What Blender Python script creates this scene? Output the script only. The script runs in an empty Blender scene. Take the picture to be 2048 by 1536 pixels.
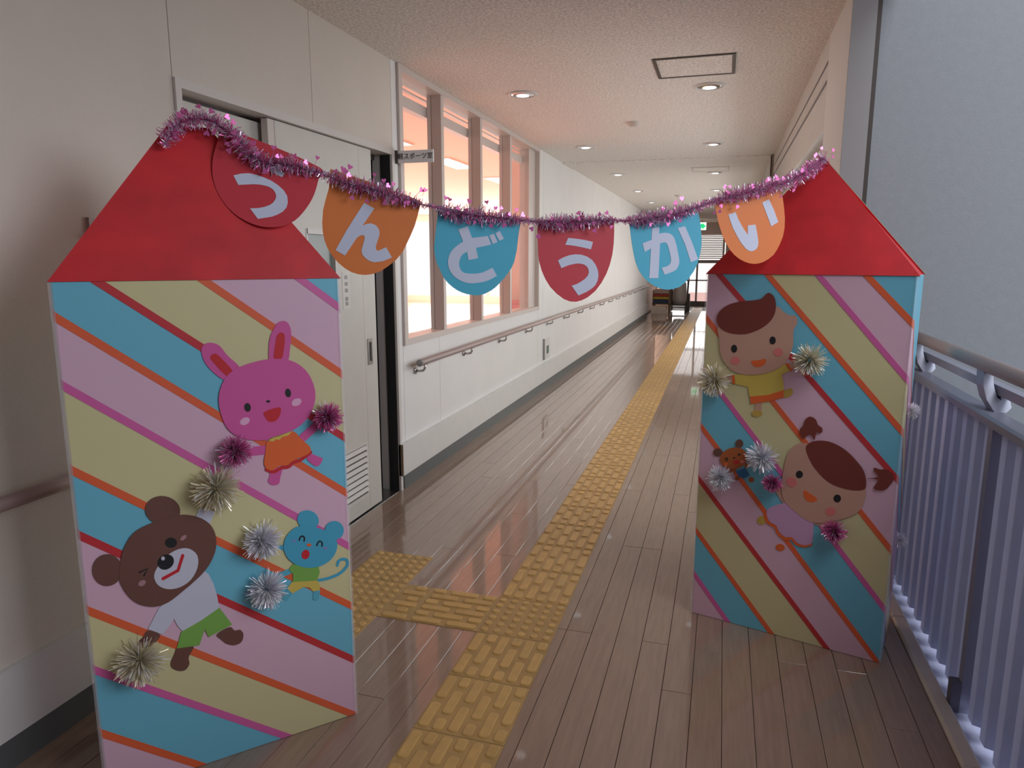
import bpy, math, random
from mathutils import Vector, Matrix
random.seed(7)
R = math.radians
SC = bpy.context.scene
COL = SC.collection

# ------------------------------------------------------------------ camera
F, W_, H_, EYE = 1410.0, 2048, 1536, 1.46
VPX, VPY = 1449.0, 520.0                     # vanishing point of the corridor direction (+Y)
Yc = Vector((VPX-1024, VPY-768, F)).normalized()
Uc = Vector((0, -F, VPY-768)).normalized()
Xc = Yc.cross(Uc)
def c2w(c): return Vector((Xc.dot(c), Yc.dot(c), Uc.dot(c)))
CAM = Vector((0, 0, EYE))
cd = bpy.data.cameras.new('camera'); cam = bpy.data.objects.new('camera', cd); COL.objects.link(cam)
cd.sensor_width = 36; cd.lens = 36*F/W_; cd.clip_start = 0.02; cd.clip_end = 200
cr, cu, cb = c2w(Vector((1, 0, 0))), c2w(Vector((0, -1, 0))), c2w(Vector((0, 0, -1)))
cam.matrix_world = Matrix(((cr.x, cu.x, cb.x, 0), (cr.y, cu.y, cb.y, 0), (cr.z, cu.z, cb.z, EYE), (0, 0, 0, 1)))
SC.camera = cam
def ray(x, y): return c2w(Vector((x-1024, y-768, F)))
def on_plane(x, y, p, n):
    d = ray(x, y); return CAM + d*(n.dot(p-CAM)/n.dot(d))

# ------------------------------------------------------------------ world, lights, exposure
SC.view_settings.view_transform = 'Standard'; SC.view_settings.look = 'None'
SC.view_settings.gamma = 1; SC.view_settings.use_curve_mapping = False
SC.view_settings.exposure = 0.0
SC.cycles.use_denoising = True
SC.cycles.max_bounces = 10; SC.cycles.diffuse_bounces = 6
SC.cycles.sample_clamp_indirect = 6
SC.cycles.caustics_reflective = False; SC.cycles.caustics_refractive = False
wd = bpy.data.worlds.new('sky'); SC.world = wd; wd.use_nodes = True
bg = wd.node_tree.nodes['Background']; bg.inputs[0].default_value = (1, .985, .965, 1); bg.inputs[1].default_value = 1.2
def area(name, loc, target, sx, sy, power, col):
    l = bpy.data.lights.new(name, 'AREA'); l.shape = 'RECTANGLE'; l.size = sx; l.size_y = sy
    l.energy = power; l.color = col
    o = bpy.data.objects.new(name, l); COL.objects.link(o); o.location = loc
    d = Vector(target)-Vector(loc); o.rotation_euler = d.to_track_quat('-Z', 'Y').to_euler()
    return o
area('daylight_sports_room_side', (-11.25, 12, 1.7), (-6, 12, 1.2), 18, 2.6, 1150, (1, .94, .92))
area('daylight_sports_room_end', (-6.5, 23.3, 1.7), (-6.5, 10, 1.0), 8.4, 2.6, 700, (1, .95, .90))
area('daylight_corridor_windows', (1.15, 6.4, 1.75), (-1.9, 6.4, 0.9), 4.0, 1.3, 66, (.90, .97, 1))
area('daylight_corridor_windows_beyond', (1.15, 13.0, 1.75), (-1.9, 13.0, 0.9), 7, 1.3, 115, (1, .98, .95))
area('daylight_entrance_doors', (-.8, 24.4, 1.3), (-.8, 20, 1.0), 2.0, 2.2, 22, (1, .97, .97))
area('added_stairwell_side_fill', (4.85, .7, 3.2), (-1.2, 1.5, .8), 3.2, 2.4, 150, (.86, .91, 1))  # added side fill, standing in for unseen daylight from the stairwell
area('added_stairwell_top_fill', (2.0, .6, 4.98), (1.6, .9, 0), 2.0, 4.2, 145, (.90, .94, 1))  # added overhead fill to brighten the near floor; its skylight is invented

# ------------------------------------------------------------------ helpers
def mat(name, col, rough=.6, metal=0, var=0, vscale=8, bump=0, bscale=60, coat=0, spec=.5, emit=None, estr=1, objvar=0,
        stretch=None, alpha=1, trans=0, coat_rough=.08):
    m = bpy.data.materials.new(name); m.use_nodes = True
    nt = m.node_tree; b = nt.nodes['Principled BSDF']; L = nt.links.new
    b.inputs['Base Color'].default_value = (*col, 1); b.inputs['Roughness'].default_value = rough
    b.inputs['Metallic'].default_value = metal; b.inputs['Specular IOR Level'].default_value = spec
    b.inputs['Coat Weight'].default_value = coat; b.inputs['Coat Roughness'].default_value = coat_rough
    b.inputs['Alpha'].default_value = alpha; b.inputs['Transmission Weight'].default_value = trans
    tc = nt.nodes.new('ShaderNodeTexCoord'); src = tc.outputs['Object']
    if stretch:
        mp = nt.nodes.new('ShaderNodeMapping'); mp.inputs['Scale'].default_value = stretch
        L(src, mp.inputs[0]); src = mp.outputs[0]
    if objvar or (var and stretch):
        oi = nt.nodes.new('ShaderNodeObjectInfo')
        ad = nt.nodes.new('ShaderNodeVectorMath'); ad.operation = 'ADD'
        cx = nt.nodes.new('ShaderNodeCombineXYZ'); mu = nt.nodes.new('ShaderNodeMath'); mu.operation = 'MULTIPLY'
        mu.inputs[1].default_value = 37; L(oi.outputs['Random'], mu.inputs[0]); L(mu.outputs[0], cx.inputs[0]); L(mu.outputs[0], cx.inputs[2])
        L(src, ad.inputs[0]); L(cx.outputs[0], ad.inputs[1]); src = ad.outputs[0]
    if var or objvar:
        hs = nt.nodes.new('ShaderNodeHueSaturation'); hs.inputs['Color'].default_value = (*col, 1)
        val = None
        if var:
            n = nt.nodes.new('ShaderNodeTexNoise'); n.inputs['Scale'].default_value = vscale; n.inputs['Detail'].default_value = 5
            L(src, n.inputs['Vector'])
            r = nt.nodes.new('ShaderNodeMapRange'); r.inputs['From Min'].default_value = .3; r.inputs['From Max'].default_value = .7
            r.inputs['To Min'].default_value = 1-var; r.inputs['To Max'].default_value = 1+var
            L(n.outputs['Fac'], r.inputs['Value']); val = r.outputs[0]
        if objvar:
            r2 = nt.nodes.new('ShaderNodeMapRange'); r2.inputs['To Min'].default_value = 1-objvar; r2.inputs['To Max'].default_value = 1+objvar
            L(oi.outputs['Random'], r2.inputs['Value'])
            if val is None: val = r2.outputs[0]
            else:
                mm = nt.nodes.new('ShaderNodeMath'); mm.operation = 'MULTIPLY'; L(val, mm.inputs[0]); L(r2.outputs[0], mm.inputs[1]); val = mm.outputs[0]
        L(val, hs.inputs['Value']); L(hs.outputs[0], b.inputs['Base Color'])
    if bump:
        n2 = nt.nodes.new('ShaderNodeTexNoise'); n2.inputs['Scale'].default_value = bscale; n2.inputs['Detail'].default_value = 3
        L(src, n2.inputs['Vector'])
        bp = nt.nodes.new('ShaderNodeBump'); bp.inputs['Strength'].default_value = bump; bp.inputs['Distance'].default_value = .004
        L(n2.outputs['Fac'], bp.inputs['Height']); L(bp.outputs[0], b.inputs['Normal'])
        if coat: L(bp.outputs[0], b.inputs['Coat Normal'])
    if emit:
        b.inputs['Emission Color'].default_value = (*emit, 1); b.inputs['Emission Strength'].default_value = estr
    return m

class MB:
    def __init__(s): s.v = []; s.f = []; s.mi = []
    def add(s, vs, fs, mi=0):
        o = len(s.v); s.v += [tuple(v) for v in vs]
        s.f += [tuple(i+o for i in f) for f in fs]; s.mi += [mi]*len(fs); return s
    def box(s, a, b, mi=0):
        x0, y0, z0 = a; x1, y1, z1 = b
        return s.add([(x0,y0,z0),(x1,y0,z0),(x1,y1,z0),(x0,y1,z0),(x0,y0,z1),(x1,y0,z1),(x1,y1,z1),(x0,y1,z1)],
                     [(0,3,2,1),(4,5,6,7),(0,1,5,4),(1,2,6,5),(2,3,7,6),(3,0,4,7)], mi)
    def bevbox(s, a, b, r, mi=0):
        """box with chamfered top edges"""
        x0, y0, z0 = a; x1, y1, z1 = b
        return s.add([(x0,y0,z0),(x1,y0,z0),(x1,y1,z0),(x0,y1,z0),(x0,y0,z1-r),(x1,y0,z1-r),(x1,y1,z1-r),(x0,y1,z1-r),
                      (x0+r,y0+r,z1),(x1-r,y0+r,z1),(x1-r,y1-r,z1),(x0+r,y1-r,z1)],
                     [(0,3,2,1),(0,1,5,4),(1,2,6,5),(2,3,7,6),(3,0,4,7),(4,5,9,8),(5,6,10,9),(6,7,11,10),(7,4,8,11),(8,9,10,11)], mi)
    def tube(s, pts, r, n=10, cap=True, mi=0):
        pts = [Vector(p) for p in pts]; rings = []
        rr = r if isinstance(r, (list, tuple)) else [r]*len(pts)
        up = None
        for i, p in enumerate(pts):
            d = (pts[min(i+1, len(pts)-1)]-pts[max(i-1, 0)]).normalized()
            if up is None:
                up = Vector((0, 0, 1)) if abs(d.z) < .9 else Vector((1, 0, 0))
            a = d.cross(up).normalized(); up = a.cross(d).normalized()
            rings.append([p+a*math.cos(2*math.pi*k/n)*rr[i]+up*math.sin(2*math.pi*k/n)*rr[i] for k in range(n)])
        vs = [v for q in rings for v in q]
        fs = [(i*n+k, i*n+(k+1) % n, (i+1)*n+(k+1) % n, (i+1)*n+k) for i in range(len(pts)-1) for k in range(n)]
        if cap: fs += [tuple(range(n))[::-1], tuple((len(pts)-1)*n+k for k in range(n))]
        return s.add(vs, fs, mi)
    def prism(s, poly, off, mi=0, mside=None):
        """poly: 3D points of a flat outline; extruded by vector off"""
        n = len(poly); poly = [Vector(p) for p in poly]; top = [p+off for p in poly]
        s.add(poly+top, [tuple(range(n))[::-1], tuple(range(n, 2*n))], mi)
        o = len(s.v)-2*n
        for k in range(n):
            s.f.append((o+k, o+(k+1) % n, o+n+(k+1) % n, o+n+k)); s.mi.append(mi if mside is None else mside)
        return s
    def lathe(s, prof, c=(0, 0, 0), n=24, mi=0):
        c = Vector(c); vs = [c+Vector((r*math.cos(2*math.pi*k/n), r*math.sin(2*math.pi*k/n), z)) for r, z in prof for k in range(n)]
        fs = [(i*n+k, i*n+(k+1) % n, (i+1)*n+(k+1) % n, (i+1)*n+k) for i in range(len(prof)-1) for k in range(n)]
        return s.add(vs, fs, mi)
    def mesh(s, name, mats, smooth=False):
        me = bpy.data.meshes.new(name); me.from_pydata(s.v, [], s.f)
        for m in (mats if isinstance(mats, (list, tuple)) else [mats]): me.materials.append(m)
        me.polygons.foreach_set('material_index', s.mi)
        if smooth: me.polygons.foreach_set('use_smooth', [True]*len(s.f))
        me.update()
        import bmesh
        bm = bmesh.new(); bm.from_mesh(me); bmesh.ops.recalc_face_normals(bm, faces=bm.faces); bm.to_mesh(me); bm.free()
        return me
    def build(s, name, mats, parent=None, smooth=False, loc=None):
        o = bpy.data.objects.new(name, s.mesh(name, mats, smooth)); COL.objects.link(o)
        if parent: o.parent = parent
        if loc is not None: o.location = loc
        return o
def inst(name, me, parent=None, loc=(0, 0, 0), rot=(0, 0, 0), scale=None):
    o = bpy.data.objects.new(name, me); COL.objects.link(o); o.location = loc; o.rotation_euler = rot
    if scale: o.scale = scale
    if parent: o.parent = parent
    return o
def empty(name, loc=(0, 0, 0), parent=None):
    o = bpy.data.objects.new(name, None); COL.objects.link(o); o.location = loc; o.empty_display_size = .1
    if parent: o.parent = parent
    return o
def tag(o, label, cat, group=None):
    o['label'] = label; o['category'] = cat
    if group: o['group'] = group
    return o
def struct(o, label=None):
    o['kind'] = 'structure'
    if label: o['label'] = label
    return o
def text_mesh(body, size, name):
    c = bpy.data.curves.new(name, 'FONT'); c.body = body; c.size = size; c.align_x = 'CENTER'; c.align_y = 'CENTER'; c.extrude = .0006
    o = bpy.data.objects.new(name, c); COL.objects.link(o)
    me = bpy.data.meshes.new_from_object(o.evaluated_get(bpy.context.evaluated_depsgraph_get()))
    bpy.data.objects.remove(o); return me

# ------------------------------------------------------------------ materials
M = {}
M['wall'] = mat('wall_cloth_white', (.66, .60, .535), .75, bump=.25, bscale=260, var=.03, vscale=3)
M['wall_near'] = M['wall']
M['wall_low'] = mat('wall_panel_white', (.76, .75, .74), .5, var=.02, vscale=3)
M['ceil'] = mat('rockwool_ceiling', (.80, .76, .71), .85, var=.26, vscale=75, bump=.6, bscale=90)
M['header'] = mat('header_shaded', (.46, .42, .38), .7, var=.05, vscale=20)  # ceiling tone made darker: the header's shade is put into its colour
M['plank'] = mat('varnished_floor_wood', (.28, .185, .132), .36, var=.12, vscale=5, stretch=(14, 1.2, 8), objvar=.07, coat=.9, coat_rough=.045, bump=.07, bscale=.6)
M['subfloor'] = mat('dark_joint', (.05, .035, .03), .6)
M['base'] = mat('grey_vinyl_base', (.10, .11, .11), .45)
M['kick'] = mat('kick_board_offwhite', (.68, .67, .65), .45, var=.02)
M['white_paint'] = mat('white_metal_paint', (.64, .61, .58), .4)
M['frame'] = mat('window_frame_beige', (.62, .55, .51), .45)
M['door'] = mat('door_leaf_cream', (.60, .575, .53), .45, var=.02)
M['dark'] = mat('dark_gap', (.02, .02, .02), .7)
M['dkmetal'] = mat('dark_bronze', (.10, .085, .075), .4, .4)
M['steel'] = mat('brushed_steel', (.5, .49, .48), .3, 1)
M['chrome'] = mat('polished_reflector', (.85, .85, .85), .12, 1)
M['rail'] = mat('handrail_pinkish_wood', (.42, .33, .31), .35, var=.08, vscale=6, stretch=(6, .6, 6))
M['glass'] = mat('window_glass', (1, 1, 1), .02, alpha=.06, spec=.4)
M['orange_floor'] = mat('sports_floor_wood', (.80, .46, .33), .22, var=.08, vscale=4, stretch=(8, .6, 1), coat=.5)
M['room_wall'] = mat('sports_room_wall', (.80, .60, .50), .7)
M['pink_wall'] = mat('room_nib_paint', (.62, .50, .45), .7)
M['lamp'] = mat('light_panel_on', (.9, .9, .9), .5, emit=(1, .97, .92), estr=5)
M['grey_wall'] = mat('stairwell_grey', (.295, .31, .33), .8, bump=.25, bscale=180, var=.03, vscale=30)
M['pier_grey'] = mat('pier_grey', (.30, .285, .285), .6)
M['pier'] = mat('pier_cream', (.52, .48, .44), .6)
M['corr'] = mat('purple_blue_corrugated', (.60, .62, .74), .5, var=.06, vscale=8)
_nt = M['corr'].node_tree; _tr = _nt.nodes.new('ShaderNodeBsdfTranslucent'); _tr.inputs[0].default_value = (.60, .62, .74, 1)
_mx = _nt.nodes.new('ShaderNodeMixShader'); _mx.inputs[0].default_value = .45
_nt.links.new(_nt.nodes['Principled BSDF'].outputs[0], _mx.inputs[1]); _nt.links.new(_tr.outputs[0], _mx.inputs[2])
_nt.links.new(_mx.outputs[0], _nt.nodes['Material Output'].inputs[0])
M['ledge'] = mat('ledge_light_leak', (.46, .48, .66), .6)  # bluish colour stands in for light leaking under the panel
M['railmetal'] = mat('lavender_grey_metal', (.32, .33, .42), .35, .2)
M['postm'] = mat('dark_slate_post', (.13, .125, .17), .5)
M['curb'] = mat('beige_curb', (.70, .61, .52), .6, var=.05)
M['tact'] = mat('yellow_tactile_resin', (.45, .28, .10), .45, var=.10, vscale=12, objvar=.05)
M['tactbar'] = mat('yellow_tactile_bar', (.57, .35, .115), .38, var=.08, vscale=20, objvar=.07)
PAP = dict(rough=.42, coat=.25, coat_rough=.25, bump=.05, bscale=9)
M['p_blue'] = mat('paper_blue', (.16, .50, .66), **PAP); M['p_yel'] = mat('paper_yellow', (.66, .60, .33), **PAP)
M['p_pink'] = mat('paper_pink', (.72, .46, .58), **PAP)
M['t_red'] = mat('tape_red', (.56, .035, .045), **PAP); M['t_org'] = mat('tape_orange', (.78, .13, .045), **PAP); M['t_pk'] = mat('tape_hot_pink', (.68, .13, .38), **PAP)
M['roof'] = mat('red_painted_card', (.60, .020, .028), .5, var=.12, vscale=9, bump=.08, bscale=40, coat=.15)
M['card'] = mat('brown_cardboard', (.24, .17, .11), .8); M['box'] = mat('white_card_box', (.62, .60, .60), .5)
def pc(n, c): M[n] = mat('cut_paper_'+n, c, .55)
pc('bear', (.155, .065, .05)); pc('white', (.60, .60, .72)); pc('green', (.20, .42, .08)); pc('black', (.012, .013, .016)); pc('redp', (.58, .02, .03))
pc('rabbit', (.66, .10, .34)); pc('orange', (.80, .14, .03)); pc('yellowp', (.66, .50, .10)); pc('mouse', (.065, .38, .56)); pc('mouse2', (.10, .42, .56))
pc('skin', (.58, .33, .25)); pc('hair', (.19, .035, .025)); pc('cheek', (.72, .20, .19)); pc('dress', (.60, .34, .56)); pc('sbear', (.42, .11, .03)); pc('navy', (.03, .16, .36))
pc('blush', (.42, .22, .25)); pc('pblush', (.80, .42, .62)); pc('violet', (.25, .25, .55)); pc('ochre', (.58, .38, .08))
pc('f_red', (.60, .04, .06)); pc('f_org', (.80, .22, .05)); pc('f_blue', (.075, .47, .66)); pc('letter', (.64, .68, .84))
M['tin_pink'] = mat('tinsel_pink_foil', (.88, .20, .52), .3, .5); M['tin_silver'] = mat('tinsel_silver_foil', (.86, .76, .92), .28, .55)
M['tin_white'] = mat('tinsel_white_foil', (.95, .96, 1.0), .35, .2); M['tin_gold'] = mat('tinsel_gold_foil', (.88, .80, .58), .3, .35)
M['green_sign'] = mat('exit_green', (.02, .5, .15), .4, emit=(.02, .6, .2), estr=1.2); M['exit_white'] = mat('exit_white', (.9, .95, .9), .4, emit=(.9, 1, .9), estr=1.0)
M['signgrey'] = mat('sign_grey', (.30, .28, .28), .5); M['signplate'] = mat('sign_plate_grey', (.85, .83, .83), .5); M['ink'] = mat('ink', (.03, .03, .04), .6)
M['notice'] = mat('paper_notice', (.70, .68, .64), .7)
M['plastic_white'] = mat('white_plastic', (.66, .65, .64), .4)

# ------------------------------------------------------------------ setting
XL, XR, ZC = -1.925, .47, 2.612
floor = struct(MB().box((XL-.2, -5, -.12), (.735, 24.0, -.016)).build('floor', M['subfloor']), 'brown varnished plank floor of the long corridor')
PW, PL = .0995, 1.82
pm = MB().bevbox((0, 0, -.016), (PW-.0016, PL-.0018, 0), .0012).mesh('plank', M['plank'])
rows = int((.732-XL)/PW); Y0, YF = .75, 15.4
far = MB(); nearb = MB(); cnt = 0
for i in range(rows+1):
    x = XL+i*PW
    w = min(PW-.0016, .733-x)
    if w < .012: continue
    y = Y0-random.choice([0, .3, .62, .91, 1.2, 1.5])
    nearb.bevbox((x, -5, -.016), (x+w, y-.002, 0), .0012)
    while y < 24:
        if y < YF and cnt < 298:
            if w < PW-.002: MB().bevbox((x, y, -.016), (x+w, y+PL-.0018, 0), .0012).build('plank', M['plank'], floor)
            else: inst('plank', pm, floor, (x, y, 0))
            cnt += 1
        else: far.bevbox((x, y, -.016), (x+w, min(y+PL-.0018, 24), 0), .0012)
        y += PL
o = far.build('far_planks', M['plank'], floor); o['kind'] = 'stuff'
o = nearb.build('rear_planks', M['plank'], floor); o['kind'] = 'stuff'

ceil = struct(MB().box((XL-.12, -5, ZC), (XR+.09, 24, ZC+.12)).build('ceiling', M['ceil']), 'speckled off-white corridor ceiling')
MB().box((XL, 8.62, ZC-.012), (XR, 9.2, ZC+.01)).build('shallow_beam', M['ceil'], ceil)

# left wall: dark core and separate facing panels with fine joints
DY0, DY1, DZ = 2.215, 3.985, 2.075
WY0, WY1, WZ0, WZ1 = 4.06, 7.47, .945, 2.604
wl = MB()
wl.box((XL-.12, -5, 0), (XL-.012, DY0, ZC)).box((XL-.12, DY0, DZ), (XL-.012, DY1, ZC)).box((XL-.12, DY1, 0), (XL-.012, WY0, ZC))
wl.box((XL-.12, WY0, 0), (XL-.012, WY1, WZ0)).box((XL-.12, WY1, 0), (XL-.012, 19.0, ZC)).box((XL-.12, WY0, WZ1), (XL-.012, WY1, ZC))
wall_left = struct(wl.build('wall_left', M['wall']), 'long white panelled corridor wall with door and window')
def panel(y0, y1, z0, z1, m='wall'):
    g = .0018
    MB().box((XL-.012, y0+g, z0), (XL, y1-g, z1)).build('wall_panel', M[m], wall_left)
for y in (-5, -3.2, -1.4, .4): panel(y, y+1.8 if y < .4 else DY0, 0, ZC)
panel(DY0, 3.13, DZ, ZC); panel(3.13, DY1, DZ, ZC)
panel(DY1, WY0, 0, ZC, 'wall_low')
panel(WY0, 4.66, 0, WZ0, 'wall_low'); panel(4.66, WY1, 0, WZ0, 'wall_low'); panel(WY1, 7.69, 0, ZC, 'wall_low')
y = 7.69
while y < 18.9: panel(y, min(y+3.03, 19.0), 0, ZC, 'wall_low'); y += 3.03
bl = struct(MB().box((XL, -5, 0), (XL+.012, DY0-.03, .1)).box((XL, DY1+.02, 0), (XL+.012, 19, .1)).build('baseboard_left', M['base']), 'dark grey vinyl skirting along the white wall')
kb = struct(empty('trim_1'), 'pale bumper board above the skirting')
y = 3.96
while y < 18.9:
    MB().box((XL, y, .1), (XL+.03, min(y+3.6, 19)-.003, .305)).build('kick_board', M['kick'], kb); y += 3.6
for a, b in ((-5, -1.2), (-1.2, 2.15)):
    MB().box((XL, a, .1), (XL+.02, b-.003, .305)).build('kick_board', M['kick'], kb)
# end cap piece of bumper board (raw wood edge)
MB().box((XL, 3.955, .1), (XL+.028, 3.962, .305)).build('end_cap', M['card'], kb)

# recess beyond the white wall and the far end
wf = MB().box((-2.6, 19.0, 0), (-2.5, 24, ZC)).box((-2.6, 18.98, 0), (XL-.012, 19.1, ZC))
struct(wf.build('wall_left_recess', M['wall_low']), 'dim recessed wall beyond the handrail')
struct(MB().box((-2.5, 19.0, -.12), (XL-.1, 24, 0)).build('floor_recess', M['plank']))
struct(MB().box((-2.5, 19.0, ZC), (XL-.12, 24, ZC+.1)).build('ceiling_recess', M['ceil']))
we = MB().box((-2.6, 23.5, 2.25), (XR+.1, 23.65, ZC)).box((-2.6, 23.5, 0), (-1.62, 23.65, 2.25)).box((.02, 23.5, 0), (XR+.1, 23.65, 2.25))
struct(we.build('wall_end', M['frame']), 'pinkish end wall around the glazed entrance')
d2 = struct(empty('door_2', (-.8, 23.5, 0)), 'bright glazed entrance doors at the corridor end')
fm = MB()
for x in (-.82, -.74, -.02, .06, .38, .76): pass
def ebox(a, b, nm, m): return MB().box(a, b).build(nm, m, d2)
for x in (-.80, -.02, .76): ebox((x-.03, -.02, 0), (x+.03, .05, 2.25), 'door_stile', M['signgrey'])
ebox((-.8, -.025, .0), (.8, .05, .16), 'bottom_rail', M['base'])
ebox((-.8, -.02, 1.36), (.8, .04, 1.46), 'transom', M['signgrey'])
ebox((-.8, -.02, .80), (.8, .03, .84), 'mid_bar', M['signgrey'])
for k in range(14):
    zz = 1.5+k*.055; ebox((-.79, -.03, zz), (.79, -.005, zz+.03), 'blind_slat', M['frame'])
for a, b in ((-.77, -.05), (.01, .73)):
    ebox((a, .01, .16), (b, .016, 2.25), 'pane', M['glass'])
struct(MB().box((-6, 23.7, -.2), (5, 34, -.02)).build('floor_outside', mat('outside_pavers', (.75, .45, .42), .8)), 'sunlit pink paving outside')

# right side: pier, header, windows, back-side walls
pr = MB().box((XR, 3.52, 0), (XR+.1, 4.22, ZC)).build('pillar_core', M['pier'])
pr.name = 'wall_right_pier'; struct(pr, 'cream pier where the corridor narrows')
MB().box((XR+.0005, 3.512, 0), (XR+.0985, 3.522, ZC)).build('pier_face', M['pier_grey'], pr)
MB().box((XR+.0985, 3.512, -.3), (XR+.116, 3.53, 4)).build('joint_strip', M['dkmetal'], pr)
wr = struct(empty('wall_right'), 'window wall on the far right side of the corridor')
def rbox(a, b, nm, m): return MB().box(a, b).build(nm, m, wr)
rbox((XR, 4.22, 2.14), (XR+.16, 8.6, ZC), 'header', M['header'])
rbox((XR-.002, 4.24, 2.472), (XR+.01, 8.55, 2.487), 'shutter_slot', M['dkmetal'])
rbox((XR-.002, 4.24, 2.372), (XR+.01, 8.55, 2.392), 'shutter_slot', M['dkmetal'])
rbox((XR, 4.22, 0), (XR+.16, 8.6, .85), 'sill_wall', M['wall_low'])
rbox((XR-.03, 8.6, 0), (XR+.16, 9.6, ZC), 'pier', M['pier'])
rbox((XR-.034, 8.59, 0), (XR-.02, 8.61, 2.6), 'corner_strip', M['dkmetal'])
rbox((XR, 9.6, 2.14), (XR+.16, 16.5, ZC), 'header', M['header'])
rbox((XR-.002, 9.65, 2.43), (XR+.01, 16.4, 2.45), 'shutter_slot', M['dkmetal'])
rbox((XR, 9.6, 0), (XR+.16, 16.5, .85), 'sill_wall', M['wall_low'])
rbox((XR, 16.5, 0), (XR+.16, 24, ZC), 'blank_wall', M['wall_low'])
for k, (a, b, n) in enumerate(((4.22, 8.6, 4), (9.6, 16.5, 6))):
    w = struct(empty('window_%d' % (k+2), (XR+.1, a, 0)), ('corridor window just past the cream pier', 'corridor window farther along the right side')[k])
    L_ = b-a
    MB().box((-.03, 0, .85), (.03, L_, .9)).box((-.03, 0, 2.09), (.03, L_, 2.14)).build('frame', M['frame'], w)
    for i in range(n+1):
        yy = min(max(i*L_/n, .03), L_-.03); MB().box((-.03, yy-.03, .9), (.03, yy+.03, 2.09)).build('mullion', M['frame'], w)
    for i in range(n):
        MB().box((-.004, i*L_/n+.03, .9), (.004, (i+1)*L_/n-.03, 2.09)).build('pane', M['glass'], w)
# stairwell side
struct(MB().box((XR+.116, 3.53, -1.5), (5.2, 3.65, 5)).build('wall_stairwell', M['grey_wall']), 'bluish grey rough wall across the stairwell')
ws = MB().box((5.0, -3.6, -1.5), (5.1, 3.53, 2.0)).box((5.0, -3.6, 4.6), (5.1, 3.53, 5)).box((5.0, -3.6, 2.0), (5.1, -.95, 4.6)).box((5.0, 2.35, 2.0), (5.1, 3.53, 4.6))
ws.box((.62, -3.7, -1.5), (5.1, -3.6, 5)).box((XR+.09, -3.6, ZC), (XR+.19, 3.53, 5))
struct(ws.build('wall_stairwell_outer', M['grey_wall']))  # unseen outer wall, its opening added for the side fill light
struct(MB().box((.95, -3.6, -1.6), (5.1, 3.6, -1.5)).build('floor_stairwell', M['grey_wall']))
struct(MB().box((.55, -3.6, 5), (1.0, 3.6, 5.1)).box((3.0, -3.6, 5), (5.1, 3.6, 5.1)).box((1.0, -3.6, 5), (3.0, -1.6, 5.1)).box((1.0, 2.8, 5), (3.0, 3.6, 5.1)).build('ceiling_stairwell', M['grey_wall']))  # unseen ceiling, its opening added for the overhead fill light
wb = MB().box((XL-.12, -5.1, 0), (.85, -5, ZC)).box((.735, -5, 0), (.85, -3.6, ZC))
struct(wb.build('wall_back', M['wall']))

# ------------------------------------------------------------------ sports room behind the window
RX, RY0, RY1, RZ = -11.0, 1.9, 23.0, 3.0
struct(MB().box((RX-.1, RY0, -.12), (XL-.12, RY1+.1, .0)).build('floor_sports_room', M['orange_floor']), 'glossy orange wood floor of the bright sports room')
cr_ = struct(MB().box((RX-.1, RY0, RZ), (XL-.12, RY1+.1, RZ+.1)).build('ceiling_sports_room', M['room_wall']), 'peach lit ceiling of the sports room')
struct(MB().box((XL-.125, RY0, ZC), (XL-.03, RY1, RZ)).box((XL-.16, 7.6, 0), (XL-.122, RY1, RZ)).box((RX, RY0-.1, 0), (XL-.12, RY0, RZ)).build('wall_sports_room', M['room_wall']))
we2 = MB().box((RX, RY1, 0), (XL-.1, RY1+.1, .25)).box((RX, RY1, 2.75), (XL-.1, RY1+.1, RZ)).box((XL-.9, RY1, .25), (XL-.1, RY1+.1, 2.75))
struct(we2.build('wall_sports_room_end', M['room_wall']))
w4 = struct(empty('window_4', (0, RY1+.05, 0)), 'overexposed far windows of the sports room')
for k in range(6):
    x = RX+.05+k*(XL-.9-RX)/5-.05; MB().box((x, -.06, .25), (x+.12, .06, 2.75)).build('mullion', M['room_wall'], w4)
struct(MB().box((RX-.1, RY0, 0), (RX, RY1, .35)).box((RX-.1, RY0, 2.8), (RX, RY1, RZ)).build('wall_sports_room_side', M['room_wall']))
w5 = struct(empty('window_5', (RX-.05, 0, 0)), 'bright side windows of the sports room')
for k in range(10):
    yy = RY0+k*2.33; MB().box((-.06, yy, .35), (.06, yy+.14, 2.8)).build('mullion', M['room_wall'], w5)
struct(MB().box((-2.42, 8.05, 0), (XL-.16, 8.4, RZ)).build('wall_nib', M['pink_wall']), 'pinkish beige wall end seen through the last pane')
t = tag(MB().box((-.09, 0, 0), (.09, .12, .62)).box((-.1, -.01, .62), (.1, .13, .65)).build('storage_box', mat('dusky_pink_box', (.55, .22, .24), .6), loc=(-2.30, 7.88, .345)), 'dusky pink box seen through the last window pane', 'box')
t2 = tag(MB().box((-.2, 0, 0), (.2, .16, .04)).box((-.18, .01, -.30), (-.15, .15, 0)).box((.15, .01, -.30), (.18, .15, 0)).build('bench', M['pink_wall'], loc=(-2.30, 7.88, .3)), 'low pale bench behind the last window pane', 'bench')
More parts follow.
